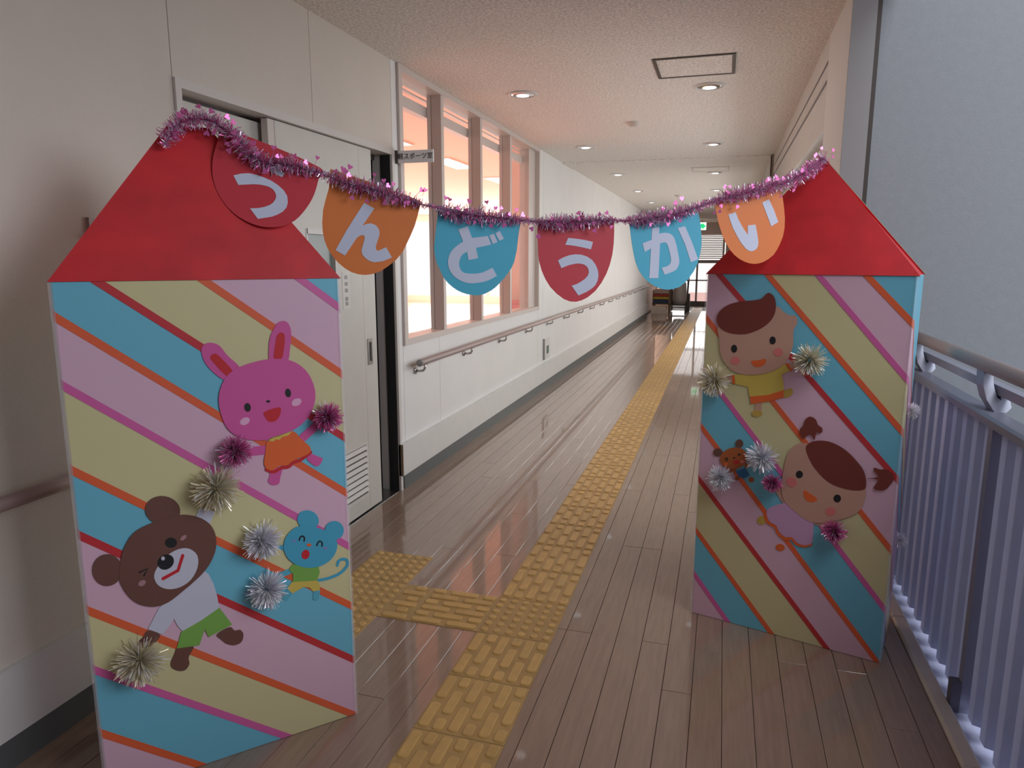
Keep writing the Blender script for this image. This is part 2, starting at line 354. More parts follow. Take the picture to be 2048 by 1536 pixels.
for i, (yy, nm) in enumerate(((7.9, 'behind the room sign'), (10.45, 'in the first window panes'), (13.1, 'in the third window pane'), (15.8, 'fourth into the sports room'))):
    t = tag(empty('ceiling_light', (-4.28, yy, RZ)), 'white ceiling light panel of the sports room, '+nm, 'ceiling light', 'sports room ceiling lights')
    MB().box((-.16, 0, -.012), (.16, 1.23, 0)).build('diffuser', M['lamp'], t)
    MB().box((-.18, -.02, -.016), (-.16, 1.25, 0)).box((.16, -.02, -.016), (.18, 1.25, 0)).box((-.16, -.02, -.016), (.16, 0, 0)).box((-.16, 1.23, -.016), (.16, 1.25, 0)).build('frame', M['plastic_white'], t)

# window in the white wall
w1 = struct(empty('window_1', (XL, 0, 0)), 'wide four-pane interior window into the sports room')
fr = MB().box((-.13, WY0+.0501, WZ0-.02), (.014, WY1-.0301, WZ0+.02)).box((-.13, WY0+.0501, WZ1-.03), (.014, WY1-.0301, ZC-.001)).box((-.129, WY0+.001, WZ0-.02), (.017, WY0+.05, ZC-.001)).box((-.128, WY1-.28, WZ0+.0201), (-.03, WY1-.0301, WZ1-.0301)).box((-.129, WY1-.03, WZ0-.02), (.017, WY1-.001, ZC-.001))
fr.build('frame', M['frame'], w1)
for a, b in ((4.75, 4.90), (5.58, 5.74), (6.41, 6.57)):
    MB().box((-.10, a, WZ0+.02), (-.04, b, WZ1-.02)).build('mullion', M['frame'], w1)
    MB().box((-.04, a, WZ0+.02), (0.004, a+.05, WZ1-.02)).build('mullion_fin', M['frame'], w1)
for a, b in ((4.11, 4.75), (4.90, 5.58), (5.74, 6.41), (6.57, 7.19)):
    MB().box((-.072, a, WZ0+.02), (-.066, b, WZ1-.02)).build('pane', M['glass'], w1)
MB().box((-.16, WY0, 2.43), (-.105, WY1, 2.50)).build('blind_rail', M['frame'], w1)
MB().box((-.15, WY0, 2.545), (-.125, WY1, 2.555)).build('blind_track', M['frame'], w1)

# door
d1 = struct(empty('door_1', (XL, 0, 0)), 'cream double sliding door standing slightly open')
MB().box((-.12, DY0, 0), (.012, DY0+.03, DZ+.03)).box((-.12, DY1-.03, 0), (.012, DY1, DZ+.03)).box((-.12, DY0+.03, DZ-.002), (.012, DY1-.03, DZ+.03)).build('door_frame', M['white_paint'], d1)
MB().box((-.11, DY0+.03, DZ-.03), (-.105, DY1-.03, DZ-.002)).build('head_track', M['dkmetal'], d1)
l1 = MB().box((-.10, DY0+.03, .012), (-.07, 2.82, DZ-.02)).build('door_leaf', M['door'], d1)
l2m = MB()
ly0, ly1 = 2.835, 3.73
l2m.box((-.045, ly0, .012), (-.012, 3.05, DZ-.006)).box((-.045, 3.05, 1.60), (-.012, ly1, DZ-.006)).box((-.045, 3.05, .012), (-.012, ly1, .95)).box((-.045, 3.30, .95), (-.012, ly1, 1.60))
l2 = l2m.build('door_leaf', M['door'], d1)
MB().box((-.046, ly0-.05, .012), (-.014, ly0, DZ-.006)).build('leaf_edge', M['frame'], d1)
MB().box((-.034, 3.05, .95), (-.028, 3.30, 1.60)).build('glass', mat('dim_door_glass', (.20, .22, .21), .25), l2)
MB().box((-.0121, 3.045, 1.585), (-.009, 3.305, 1.61)).box((-.0121, 3.04, .94), (-.009, 3.052, 1.61)).box((-.0121, 3.298, .94), (-.009, 3.31, 1.61)).build('glazing_bead', M['white_paint'], l2)
h = MB().box((-.012, 3.615, .865), (-.006, 3.665, 1.015)).build('handle', M['steel'], l2)
MB().box((-.006, 3.63, .885), (-.004, 3.65, .995)).build('finger_pull', M['dark'], l2)
MB().box((-.0122, 3.585, .03), (-.0112, 3.588, DZ-.02)).build('seam', M['frame'], l2)
MB().box((-.012, 3.22, .10), (-.006, 3.57, .12)).box((-.012, 3.22, .41), (-.006, 3.57, .43)).box((-.012, 3.55, .12), (-.006, 3.57, .41)).box((-.012, 3.22, .12), (-.006, 3.24, .41)).build('louver_frame', M['white_paint'], l2)
MB().box((-.0125, 3.24, .12), (-.0115, 3.55, .41)).build('louver_gap_shade', M['dkmetal'], l2)  # dark sheet painted in for the shade between the slats
sl = MB().add([(0, 0, 0), (0, .31, 0), (.014, .31, -.018), (.014, 0, -.018), (.002, 0, .003), (.002, .31, .003), (.016, .31, -.015), (.016, 0, -.015)],
              [(0, 1, 2, 3), (4, 7, 6, 5), (0, 4, 5, 1), (1, 5, 6, 2), (2, 6, 7, 3), (3, 7, 4, 0)]).mesh('louver_slat', M['white_paint'])
for k in range(8): inst('louver_slat', sl, l2, (-.0115, 3.24, .402-k*.0355))
nt_ = MB().box((-.012, 3.36, 1.20), (-.0105, 3.44, 1.40)).build('notice', M['notice'], l2)
for k, zz in enumerate((1.37, 1.335, 1.30, 1.255, 1.23)):
    MB().box((-.0105, 3.385, zz-.011), (-.010, 3.415, zz+.009)).build('notice_print', M['signgrey'], l2)
MB().box((-.066, DY1-.034, .006), (-.003, DY1-.0302, DZ-.004)).build('jamb_dark_strip', M['dark'], d1)  # dark strip along the front of the jamb reveal
MB().box((-.12, DY0, -.004), (0, DY1, .004)).build('floor_track', M['steel'], d1)
MB().box((-.115, ly1+.0, .012), (-.085, 3.86, DZ-.02)).build('pocket_panel', M['signgrey'], d1)
struct(MB().box((-3.4, 3.3, 0), (-3.3, 4.06, 2.6)).box((-3.4, 1.9, 0), (-3.3, 3.3, 2.6)).box((-3.4, 4.0, 0), (XL-.13, 4.06, 3.0)).box((-3.4, 1.9, 2.6), (XL-.13, 4.06, 2.65)).build('wall_gap_shade', M['dark']))  # black walls added behind the door; the gap's shade is their colour

# room sign
sg = tag(empty('room_sign', (XL+.004, 4.03, 2.068)), 'grey projecting room sign beside the interior window', 'sign')
MB().box((.0, -.006, -.036), (.24, .006, .036)).build('plate', M['signplate'], sg)
MB().box((-.004, -.014, -.038), (.012, .014, .038)).build('bracket', M['dkmetal'], sg)
tm = text_mesh('軽スポーツ室', .038, 'sign_text'); tm.materials.append(M['ink'])
inst('lettering', tm, sg, (.125, -.0075, 0), (R(90), 0, 0))

# handrail on the white wall
def handrail(y0, y1, name, label, first):
    h = tag(empty(name, (XL, 0, 0)), label, 'handrail')
    MB().tube([(.075, y0, .806), (.075, y0+.01, .806), (.075, y1, .806)], [.012, .021, .021], 14).build('rail', M['rail'], h, True)
    MB().tube([(.075, y0-.012, .806), (.075, y0+.002, .806)], .023, 14).build('end_cap', M['signgrey'], h, True)
    bm = MB().tube([(0, 0, -.065), (.03, 0, -.068), (.06, 0, -.062), (.072, 0, -.045), (.075, 0, -.02)], .008, 8)
    bm.tube([(-.0, 0, -.065), (.008, 0, -.065)], .022, 12).tube([(.075, -.03, -.02), (.075, .03, -.02)], .007, 6)
    bmesh_ = bm.mesh('bracket', M['steel'], True)
    y = first
    while y < y1:
        inst('bracket', bmesh_, h, (0, y, .806)); y += .915
handrail(4.15, 18.6, 'handrail', 'pinkish round handrail below the interior window', 4.23)
handrail(-3.0, 2.10, 'handrail', 'shadowed handrail behind the left box tower', .2)
hp = on_plane(180, 458, Vector((XL, 0, 0)), Vector((1, 0, 0)))
tag(MB().box((0, -.012, -.035), (.012, .012, .035)).box((.012, -.006, -.03), (.035, .006, -.018)).build('wall_hook', M['rail'], loc=(XL, hp.y, hp.z)), 'small brown hook on the wall left of the red roof', 'hook')
# socket plate
so = tag(empty('wall_box', (XL, 7.72, .34)), 'small white control box low on the white wall', 'wall box')
MB().bevbox((0, 0, 0), (.02, .24, .24), .004).build('cover', M['plastic_white'], so)
MB().box((.02, .09, .06), (.022, .19, .15)).build('mark', mat('green_mark', (.10, .16, .12), .6), so)
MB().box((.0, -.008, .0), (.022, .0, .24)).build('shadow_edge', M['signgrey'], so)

# ceiling fittings
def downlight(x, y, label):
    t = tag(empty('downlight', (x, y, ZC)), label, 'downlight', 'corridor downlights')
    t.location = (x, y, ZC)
    inst('trim_ring', dl_ring, t); inst('reflector', dl_ref, t); inst('bulb_glint', dl_glint, t)
dl_ring = MB().lathe([(.105, 0), (.105, -.006), (.085, -.010), (.085, -.0)], n=28).mesh('trim_ring', M['plastic_white'], True)
dl_ref = MB().lathe([(.085, -.006), (.072, -.009), (.05, -.012), (.025, -.013), (.0, -.0135)], n=14).mesh('reflector', M['chrome'])
dl_glint = MB().lathe([(.0, -.019), (.030, -.018), (.044, -.015), (.046, -.010)], n=12).mesh('bulb_glint', mat('glint_glow', (.9, .9, .9), .3, emit=(.9, .95, 1), estr=1.6), True)  # glowing disc imitates window glints in an unlit downlight
ordn = ['nearest', 'second', 'third', 'fourth', 'fifth', 'sixth']
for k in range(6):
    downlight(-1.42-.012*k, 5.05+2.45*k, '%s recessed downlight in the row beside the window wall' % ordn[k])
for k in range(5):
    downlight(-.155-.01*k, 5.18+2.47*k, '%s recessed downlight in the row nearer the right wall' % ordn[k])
for k, (x, y) in enumerate(((-.80, 6.32), (-.86, 13.4))):
    t = tag(MB().lathe([(.0, -.035), (.03, -.034), (.045, -.022), (.062, -.012), (.066, 0)], n=20).build('smoke_detector', M['frame'], None, True, (x, y, ZC)),
            ('small round smoke detector in mid ceiling, nearer one', 'small round smoke detector far down the corridor ceiling')[k], 'detector')
for k, (y, lab) in enumerate(((4.42, 'square ceiling access hatch with grey metal edge, nearer one'), (9.52, 'square ceiling access hatch farther down the corridor'))):
    t = tag(empty('access_hatch', (-.228, y, ZC)), lab, 'hatch')
    MB().box((-.235, 0, -.006), (.235, .02, 0)).box((-.235, .44, -.006), (.235, .46, 0)).box((-.235, .02, -.006), (-.215, .44, 0)).box((.215, .02, -.006), (.235, .44, 0)).build('frame', M['dkmetal'] if k == 0 else M['frame'], t)
    MB().box((-.215, .02, -.003), (.215, .44, 0)).build('panel', M['ceil'], t)
ex = tag(empty('exit_sign', (-.66, 21.5, 2.42)), 'green and white exit arrow sign hanging at the far end', 'sign')
MB().box((-.11, 0, -.11), (.11, .04, .11)).build('housing', M['exit_white'], ex)
MB().add([(-.09, -.002, -.05), (-.09, -.002, .06), (.0, -.002, .06), (.0, -.002, .09), (.10, -.002, .0), (.0, -.002, -.09), (.0, -.002, -.05)], [(0, 1, 2, 3, 4, 5, 6)]).build('arrow', M['green_sign'], ex)
MB().box((-.01, .015, .11), (.01, .03, ZC-2.42)).build('hanger', M['steel'], ex)

# ------------------------------------------------------------------ tactile paving
TP = .305
tp = tag(empty('tactile_paving'), 'yellow raised guide strip running down the corridor floor', 'tactile paving')
TXc, TY0 = -.722, 2.448
cw = TP/6
def rr_bar(w, l, hgt, r):
    """rounded-rectangle raised bar centred at the origin, length along Y"""
    def ring(w, l, r, z):
        p = []
        for cx, cy, a0 in ((w/2-r, l/2-r, 0), (-w/2+r, l/2-r, 90), (-w/2+r, -l/2+r, 180), (w/2-r, -l/2+r, 270)):
            for k in range(3):
                a = R(a0+k*45); p.append((cx+r*math.cos(a), cy+r*math.sin(a), z))
        return p
    m = MB(); n = 12; A = ring(w, l, r, 0); B = ring(w-.003, l-.003, r, hgt*.7); C = ring(w-.010, l-.010, r*.8, hgt)
    fs = [(i*n+k, i*n+(k+1) % n, (i+1)*n+(k+1) % n, (i+1)*n+k) for i in range(2) for k in range(n)]+[tuple(range(2*n, 3*n))]
    m.add(A+B+C, fs); return m
def bars():
    out = []
    for c in range(6):
        x = -TP/2+cw*(c+.5)
        if c % 2 == 0: out += [(x, TP/4, 'L'), (x, -TP/4, 'L')]
        else: out += [(x, TP/2-.036, 'S'), (x, 0, 'L'), (x, -TP/2+.036, 'S')]
    return out
BL, BS = .127, .058
mL = rr_bar(cw-.013, BL, .005, .012).mesh('raised_bar', M['tactbar'])
mS = rr_bar(cw-.013, BS, .005, .012).mesh('raised_bar', M['tactbar'])
base_m = MB().bevbox((-TP/2+.001, -TP/2+.001, 0), (TP/2-.001, TP/2-.001, .0025), .001).mesh('tile', M['tact'])
half_m = MB().bevbox((-TP*.22+.001, -TP/2+.001, 0), (TP*.22-.001, TP/2-.001, .0025), .001).mesh('tile', M['tact'])
dot_m = MB().lathe([(.0165, 0), (.0145, .0035), (.010, .005), (0, .005)], n=12).mesh('raised_dot', M['tactbar'])
mfar = MB()
for x, y, k in bars():
    src = rr_bar(cw-.013, BL if k == 'L' else BS, .005, .012); mfar.add([(a+x, b+y, c) for a, b, c in src.v], src.f)
far_m = mfar.mesh('raised_bars', M['tactbar'])
def guide_tile(x, y, rot, detail=True):
    t = inst('tile', base_m, tp, (x, y, .0), (0, 0, rot))
    if detail:
        for bx, by, k in bars(): inst('raised_bar', mL if k == 'L' else mS, t, (bx, by, .0025))
    else:
        o = inst('raised_bars', far_m, t, (0, 0, .0025)); o['kind'] = 'stuff'
def dot_tile(x, y):
    t = inst('tile', base_m, tp, (x, y, .0))
    for i in range(6):
        for j in range(6): inst('raised_dot', dot_m, t, (-TP/2+(i+.5)*TP/6, -TP/2+(j+.5)*TP/6, .0025))
for k in range(-5, 66):
    yy = TY0+TP*(k+.5)
    if k == 0: dot_tile(TXc, yy)
    else: guide_tile(TXc, yy, 0, -3 <= k <= 11)
guide_tile(TXc-TP, TY0+TP/2, R(90))
t = inst('tile', half_m, tp, (TXc-1.5*TP-.22*TP, TY0+TP/2, 0))
for j in range(6):
    inst('raised_bar', mL if j % 2 == 0 else mS, t, (.012 if j % 2 else 0, -TP/2+(j+.5)*cw, .0025), (0, 0, R(90)), (1, .85, 1))
for k in range(-1, 2): dot_tile(TXc-1.5*TP-.44*TP-TP/2, TY0+TP*(k+.5))

# ------------------------------------------------------------------ guard railing, right
cb_ = struct(empty('trim_2'), 'beige kerb strip under the railing')
y = -3.4
while y < 3.5:
    if abs(y) < 99:
        MB().bevbox((.735, y, -.016), (.79, min(y+.92, 3.51)-.003, .014), .008).build('kerb_piece', M['curb'], cb_)
    y += .92
struct(MB().box((.735, -3.6, -.2), (.95, 3.52, -.016)).build('floor_ledge', M['ledge']), 'ledge outside the kerb, coloured as bluish leaking light')
gr = tag(empty('guard_railing', (.838, 0, 0)), 'purple corrugated guard railing with round handrail at the stairwell', 'railing')
def corr(y0, y1):
    pts = []; y = y0; k = 0; p = .11
    while y < y1-.001:
        seq = ((0, -.015), (.042, -.015), (.055, .015), (.097, .015), (.11, -.015))
        for a, x in seq[:-1]:
            if y+a <= y1: pts.append((x, y+a))
        y += p
    pts.append((pts[-1][0], y1))
    m = MB()
    n = len(pts)
    vs = [(x, yy, z) for z in (.012, .965) for x, yy in pts]+[(x+.003, yy, z) for z in (.012, .965) for x, yy in pts]
    fs = [(i, i+1, n+i+1, n+i) for i in range(n-1)]+[(2*n+i+1, 2*n+i, 3*n+i, 3*n+i+1) for i in range(n-1)]+[(n+i, n+i+1, 3*n+i+1, 3*n+i) for i in range(n-1)]+[(i+1, i, 2*n+i, 2*n+i+1) for i in range(n-1)]
    return m.add(vs, fs)
for a, b in ((-3.4, -1.10), (-1.06, 1.2), (1.24, 2.44), (2.48, 3.50)):
    corr(a, b).build('corrugated_panel', M['corr'], gr)
for yy in (-3.45, -1.08, 1.22, 2.46, 3.50):
    MB().box((-.022, yy-.018, -.016), (.02, yy+.018, .96)).build('post', M['railmetal'], gr); MB().box((-.05, yy-.02, -.016), (-.0222, yy+.02, .09)).build('post_foot', M['postm'], gr)
MB().bevbox((-.035, -3.5, .955), (.035, 3.51, .985), .008).build('cap_rail', M['railmetal'], gr)
MB().box((.02, -3.5, 1.035), (.05, 3.51, 1.065)).build('mid_rail', M['railmetal'], gr)
hr = MB().tube([(-.005, -3.5, 1.125), (-.005, 3.50, 1.125)], .024, 16)
hr.build('handrail', M['rail'], gr, True)
for yy in (-1.08, .1, 1.22, 2.62, 3.47):
    poly = [(-.012, 0, 1.105), (-.018, 0, 1.06), (-.012, 0, 1.02), (.006, 0, .985), (.04, 0, .985), (.055, 0, 1.0), (.05, 0, 1.06), (.03, 0, 1.06), (.028, 0, 1.02), (.018, 0, 1.03), (.012, 0, 1.06), (.012, 0, 1.105)]
    MB().prism([(p[0], yy-.055+ (p[2]-1.04)*.6, p[2]) for p in poly], Vector((0, .07, 0))).build('bracket', M['railmetal'], gr)

# ------------------------------------------------------------------ box towers
def catmull(pts, closed=True, n=5):
    out = []; N = len(pts)
    for i in range(N if closed else N-1):
        p = [pts[(i+k-1) % N] if closed else pts[min(max(i+k-1, 0), N-1)] for k in range(4)]
        for j in range(n):
            t = j/n
            out.append(tuple(.5*(2*p[1][a]+(p[2][a]-p[0][a])*t+(2*p[0][a]-5*p[1][a]+4*p[2][a]-p[3][a])*t*t+(3*p[1][a]-p[0][a]-3*p[2][a]+p[3][a])*t**3) for a in (0, 1)))
    if not closed: out.append(tuple(pts[-1]))
    return out
def ell(cx, cy, rx, ry, rot=0, n=24):
    c, s = math.cos(R(rot)), math.sin(R(rot))
    return [(cx+rx*math.cos(a)*c-ry*math.sin(a)*s, cy+rx*math.cos(a)*s+ry*math.sin(a)*c) for a in (2*math.pi*k/n for k in range(n))]
def stroke(pts, w, smooth=True, round_=True):
    if smooth and len(pts) > 2: pts = catmull(pts, False, 5)
    L_, R_ = [], []; n = len(pts); h = w/2
    for i, p in enumerate(pts):
        a, b = pts[max(i-1, 0)], pts[min(i+1, n-1)]
        dx, dy = b[0]-a[0], b[1]-a[1]; q = math.hypot(dx, dy) or 1
        nx, ny = -dy/q, dx/q
        L_.append((p[0]+nx*h, p[1]+ny*h)); R_.append((p[0]-nx*h, p[1]-ny*h))
    def capp(p, q):
        a0 = math.atan2(p[1]-q[1], p[0]-q[0])
        return [(q[0]+h*math.cos(a0+s), q[1]+h*math.sin(a0+s)) for s in (R(45), R(0), R(-45))] if round_ else []
    end = capp(pts[-1], pts[-1]) if False else []
    if round_:
        dx, dy = pts[-1][0]-pts[-2][0], pts[-1][1]-pts[-2][1]; a0 = math.atan2(dy, dx)
        end = [(pts[-1][0]+h*math.cos(a0+s), pts[-1][1]+h*math.sin(a0+s)) for s in (R(45), 0, R(-45))]
        dx, dy = pts[0][0]-pts[1][0], pts[0][1]-pts[1][1]; a0 = math.atan2(dy, dx)
        sta = [(pts[0][0]+h*math.cos(a0+s), pts[0][1]+h*math.sin(a0+s)) for s in (R(45), 0, R(-45))]
        return L_+end+R_[::-1]+sta
    return L_+R_[::-1]

BW, BH, BD = .708, 1.408, .34
class Tower: pass
def make_tower(A, B, zap, cut, label, lines, bands, lw):
    T = Tower(); A = Vector(A); B = Vector(B)
    d = (B-A).normalized(); n = d.cross(Vector((0, 0, 1))).normalized()
    if n.dot(CAM-A) < 0: n = -n
    T.A, T.d, T.n = A, d, n
    T.root = tag(empty('box_tower', (0, 0, 0)), label, 'box tower')
    mid = (A+B)/2-n*BD/2
    T.root.location = mid; T.inv = -mid
    ang = math.atan2(d.y, d.x)
    T.root.rotation_euler = (0, 0, ang)
    # local frame: x along the face, -y towards the viewer, origin at the base centre
    def loc(p): 
        q = Vector(p)-mid; return Vector((q.dot(d), -q.dot(n), q.z))
    T.loc = loc
    hw, hd = BW/2, BD/2
    # body: four sides with rounded corners
    m = MB(); ring = []; r = .012
    for cx, cy, a0 in ((hw-r, hd-r, 0), (-hw+r, hd-r, 90), (-hw+r, -hd+r, 180), (hw-r, -hd+r, 270)):
        for k in range(4): a = R(a0+k*30); ring.append((cx+r*math.cos(a), cy+r*math.sin(a)))
    N = len(ring); m.add([(x, y, 0.001) for x, y in ring]+[(x, y, BH) for x, y in ring], [(i, (i+1) % N, N+(i+1) % N, N+i) for i in range(N)]+[tuple(range(N))[::-1], tuple(range(N, 2*N))])
    m.build('body', M['box'], T.root)
    # paper bands: clipped between neighbouring lines, on the front and the two sides
    def clip(poly, f):
        out = []
        for i in range(len(poly)):
            p, q = poly[i], poly[(i+1) % len(poly)]; a, b = f(p), f(q)
            if a >= 0: out.append(p)
            if (a >= 0) != (b >= 0):
                t = a/(a-b); out.append((p[0]+(q[0]-p[0])*t, p[1]+(q[1]-p[1])*t))
        return out
    def strip(up, lo, name, mt, off):
        """up/lo: (z at s=0, z at s=BW)"""
        mb = MB()
        def emit(s0, s1, place, e):
            poly = [(s0, .002), (s1, .002), (s1, BH-.001), (s0, BH-.001)]
            if lo: poly = clip(poly, lambda p: p[1]-(lo[0]+(lo[1]-lo[0])*p[0]/BW))
            if up: poly = clip(poly, lambda p: (up[0]+(up[1]-up[0])*p[0]/BW)-p[1]) if poly else []
            if len(poly) >= 3: mb.prism([place(s, z) for s, z in poly], e)
        e = .0007
        emit(.004, BW-.004, lambda s, z: Vector((s-hw, -hd-off, z)), Vector((0, -e, 0)))
        emit(-BD+.004, -.004, lambda s, z: Vector((-hw-off, -hd-s, z)), Vector((-e, 0, 0)))
        emit(BW+.004, BW+BD-.004, lambda s, z: Vector((hw+off, -hd+(s-BW), z)), Vector((e, 0, 0)))
        # rounded corner pieces
        for s0, sgn in ((0.0, -1), (BW, 1)):
            poly = [(s0-.004, .002), (s0+.004, .002), (s0+.004, BH-.001), (s0-.004, BH-.001)]
            if lo: poly = clip(poly, lambda p: p[1]-(lo[0]+(lo[1]-lo[0])*p[0]/BW))
            if up and poly: poly = clip(poly, lambda p: (up[0]+(up[1]-up[0])*p[0]/BW)-p[1])
            if len(poly) >= 3:
                def cp(s, z):
                    u = (s-s0)/.004*sgn      # -1 on the front .. +1 on the side
                    return Vector((sgn*(hw+ (off if u > 0 else 0) - (.004 if u < 0 else 0)), -hd+(.004 if u > 0 else -off), z))
                mb.prism([cp(s, z) for s, z in poly], Vector((sgn*e*.7, -e*.7, 0)))
        if mb.v: mb.build(name, mt, T.root)
    ext = [None]+lines+[None]
    for i, b in enumerate(bands):
        up, lo = ext[i], ext[i+1]
        strip(up[:2] if up else None, lo[:2] if lo else None, 'paper_band', M[b], .0003)
    for z0, z1, c in lines:
        strip((z0+lw/2, z1+lw/2), (z0-lw/2, z1-lw/2), 'tape_line', M[c], .0012)
    # roof: four thin card panels rising to a short ridge
    tw = hw*cut+.004; ty = hd*cut; zap = zap-(zap-BH)*cut
    th = .006
    apex = lambda s: Vector((s*tw, 0, zap))
    cs = [Vector((-hw-.006, -hd-.004, BH)), Vector((hw+.006, -hd-.004, BH)), Vector((hw+.006, hd+.004, BH)), Vector((-hw-.006, hd+.004, BH))]
    def roof(poly):
        nn = (poly[1]-poly[0]).cross(poly[2]-poly[0]).normalized()
        mb = MB(); mb.prism([p-nn*th for p in poly], nn*th, 0, 1); return mb.build('roof_panel', [M['roof'], M['card']], T.root)
    roof([cs[0], cs[1], apex(1)+Vector((0, -ty-.004, 0)), apex(-1)+Vector((0, -ty-.004, 0))])
    roof([cs[2], cs[3], apex(-1)+Vector((0, ty+.004, 0)), apex(1)+Vector((0, ty+.004, 0))])
    roof([cs[1]+Vector((-.008, .01, 0)), cs[2]+Vector((-.008, -.01, 0)), apex(1)+Vector((-.006, ty, -.006)), apex(1)+Vector((-.006, -ty, -.006))]); roof([cs[3]+Vector((.008, -.01, 0)), cs[0]+Vector((.008, .01, 0)), apex(-1)+Vector((.006, -ty, -.006)), apex(-1)+Vector((.006, ty, -.006))])
    MB().box((-tw, -ty-.004, zap-.004), (tw, ty+.004, zap)).build('roof_cap', M['card'], T.root)
    # planes used to set paper pieces on the tower
    T.fp = A+n*.002
    wl2 = lambda v: mid+d*v.x-n*v.y+Vector((0, 0, v.z))
    p0, p1, p2 = wl2(cs[0]), wl2(cs[1]), wl2(apex(0)+Vector((0, -ty-.004, 0)))
    T.rn = (p1-p0).cross(p2-p0).normalized()
    if T.rn.dot(CAM-p0) < 0: T.rn = -T.rn
    T.rp = p0
    # pale film strips standing in for glints along the front edges
    for sx in (-1, 1):
        MB().box((sx*hw-.006, -hd-.0042, .002), (sx*hw+.004, -hd-.0030, BH)).build('film_edge_glint', M['film'], T.root)
    return T
M['film'] = mat('film_glint', (.9, .9, .95), .12, alpha=.13)
LA = [(1.868, 1.322, 't_pk'), (1.674, 1.124, 't_org'), (1.485, .928, 't_red'), (1.325, .752, 't_org'), (1.155, .578, 't_pk'), (.937, .378, 't_org'), (.764, .192, 't_red'), (.556, -.007, 't_org'), (.385, -.174, 't_pk'), (.198, -.385, 't_org')]
bands = ['p_blue', 'p_pink', 'p_yel', 'p_blue', 'p_pink', 'p_yel', 'p_blue', 'p_pink', 'p_yel', 'p_blue', 'p_pink']
RA_ = [(1.985, 1.247, 't_org'), (1.86, 1.055, 't_pk'), (1.653, .872, 't_org'), (1.453, .700, 't_red'), (1.24, .44, 't_org'), (1.032, .211, 't_pk'), (.806, -.008, 't_org'), (.588, -.2, 't_red'), (.366, -.433, 't_org'), (.177, -.646, 't_pk')]
TL = make_tower((-1.558, 1.330, 0), (-1.080, 1.852, 0), 1.885, .135, 'striped cardboard box tower with red peaked roof, rabbit, bear and mouse', LA, bands, .026)
TR = make_tower((-.060, 2.857, 0), (.622, 2.661, 0), 1.836, .02, 'striped cardboard box tower with red peaked roof, boy and pigtailed girl', RA_, bands, .029)

def cutout(T, name, label, ox, oy, s, pieces):
    """paper figure stuck on the tower front; pieces: (name, outline in the figure's own drawing units, colour, layer)"""
    a = Vector((0, 0, 0)); e = empty(name, (0, 0, 0), T.root); e['label'] = label
    for nm, pts, c, layer in pieces:
        off = .0016+layer*.0007
        P = [T.loc(on_plane(ox+x*s, oy+y*s, T.A+T.n*off, T.n)) for x, y in pts]
        MB().prism(P, Vector((0, -.0006, 0))).build(nm, M[c], e)
C = catmull
cutout(TL, 'bear_figure', 'brown winking paper bear in white shirt and green shorts', 160, 970, .26688, [
    ('arm', [(950, 175), (960, 110), (1030, 110), (1015, 200)], 'bear', 1), ('sleeve', [(900, 170), (1010, 200), (970, 300), (865, 240)], 'white', 2),
    ('arm', C([(510, 1090), (600, 1125), (540, 1200), (450, 1225), (420, 1195), (470, 1140)]), 'bear', 1),
    ('leg', C([(735, 1215), (850, 1205), (815, 1290), (820, 1340), (790, 1385), (740, 1392), (690, 1370), (680, 1330), (705, 1270)]), 'bear', 1),
    ('leg', C([(1025, 1120), (1120, 1065), (1160, 1090), (1200, 1085), (1225, 1120), (1210, 1175), (1160, 1200), (1100, 1190), (1060, 1160)]), 'bear', 1),
    ('shirt', [(590, 925), (640, 880), (860, 700), (930, 640), (965, 670), (1000, 740), (1025, 820), (1045, 925), (900, 1025), (770, 1095), (735, 1060), (705, 1005), (620, 1120), (510, 1080)], 'white', 2),
    ('shorts', [(1045, 920), (1140, 1045), (965, 1140), (935, 1080), (895, 1200), (725, 1225), (760, 1100), (900, 1020)], 'green', 3),
    ('ear', ell(620, 190, 132, 108, 8), 'bear', 3), ('ear', ell(205, 637, 112, 120), 'bear', 3),
    ('head', C([(330, 470), (400, 360), (510, 295), (640, 250), (760, 222), (880, 238), (970, 290), (1015, 370), (1020, 470), (985, 570), (930, 650), (860, 720), (760, 805), (660, 880), (560, 912), (450, 895), (370, 840), (310, 750), (295, 680), (305, 570)], n=3), 'bear', 4),
    ('muzzle', C([(555, 680), (590, 600), (650, 530), (740, 480), (820, 478), (880, 530), (880, 620), (830, 710), (750, 765), (660, 780), (585, 750)], n=3), 'white', 5),
    ('nose', ell(643, 577, 64, 54, -35), 'black', 6), ('nose_glint', ell(622, 550, 14, 15), 'white', 7), ('eye', ell(682, 432, 45, 38), 'black', 5),
    ('mouth', stroke([(622, 702), (735, 640), (770, 528)], 24, False), 'redp', 6), ('wink', stroke([(445, 655), (508, 625), (480, 678)], 12, False), 'black', 5),
    ('cheek', ell(775, 395, 28, 14, -40), 'blush', 5), ('cheek', ell(465, 735, 30, 20, -30), 'blush', 5)])
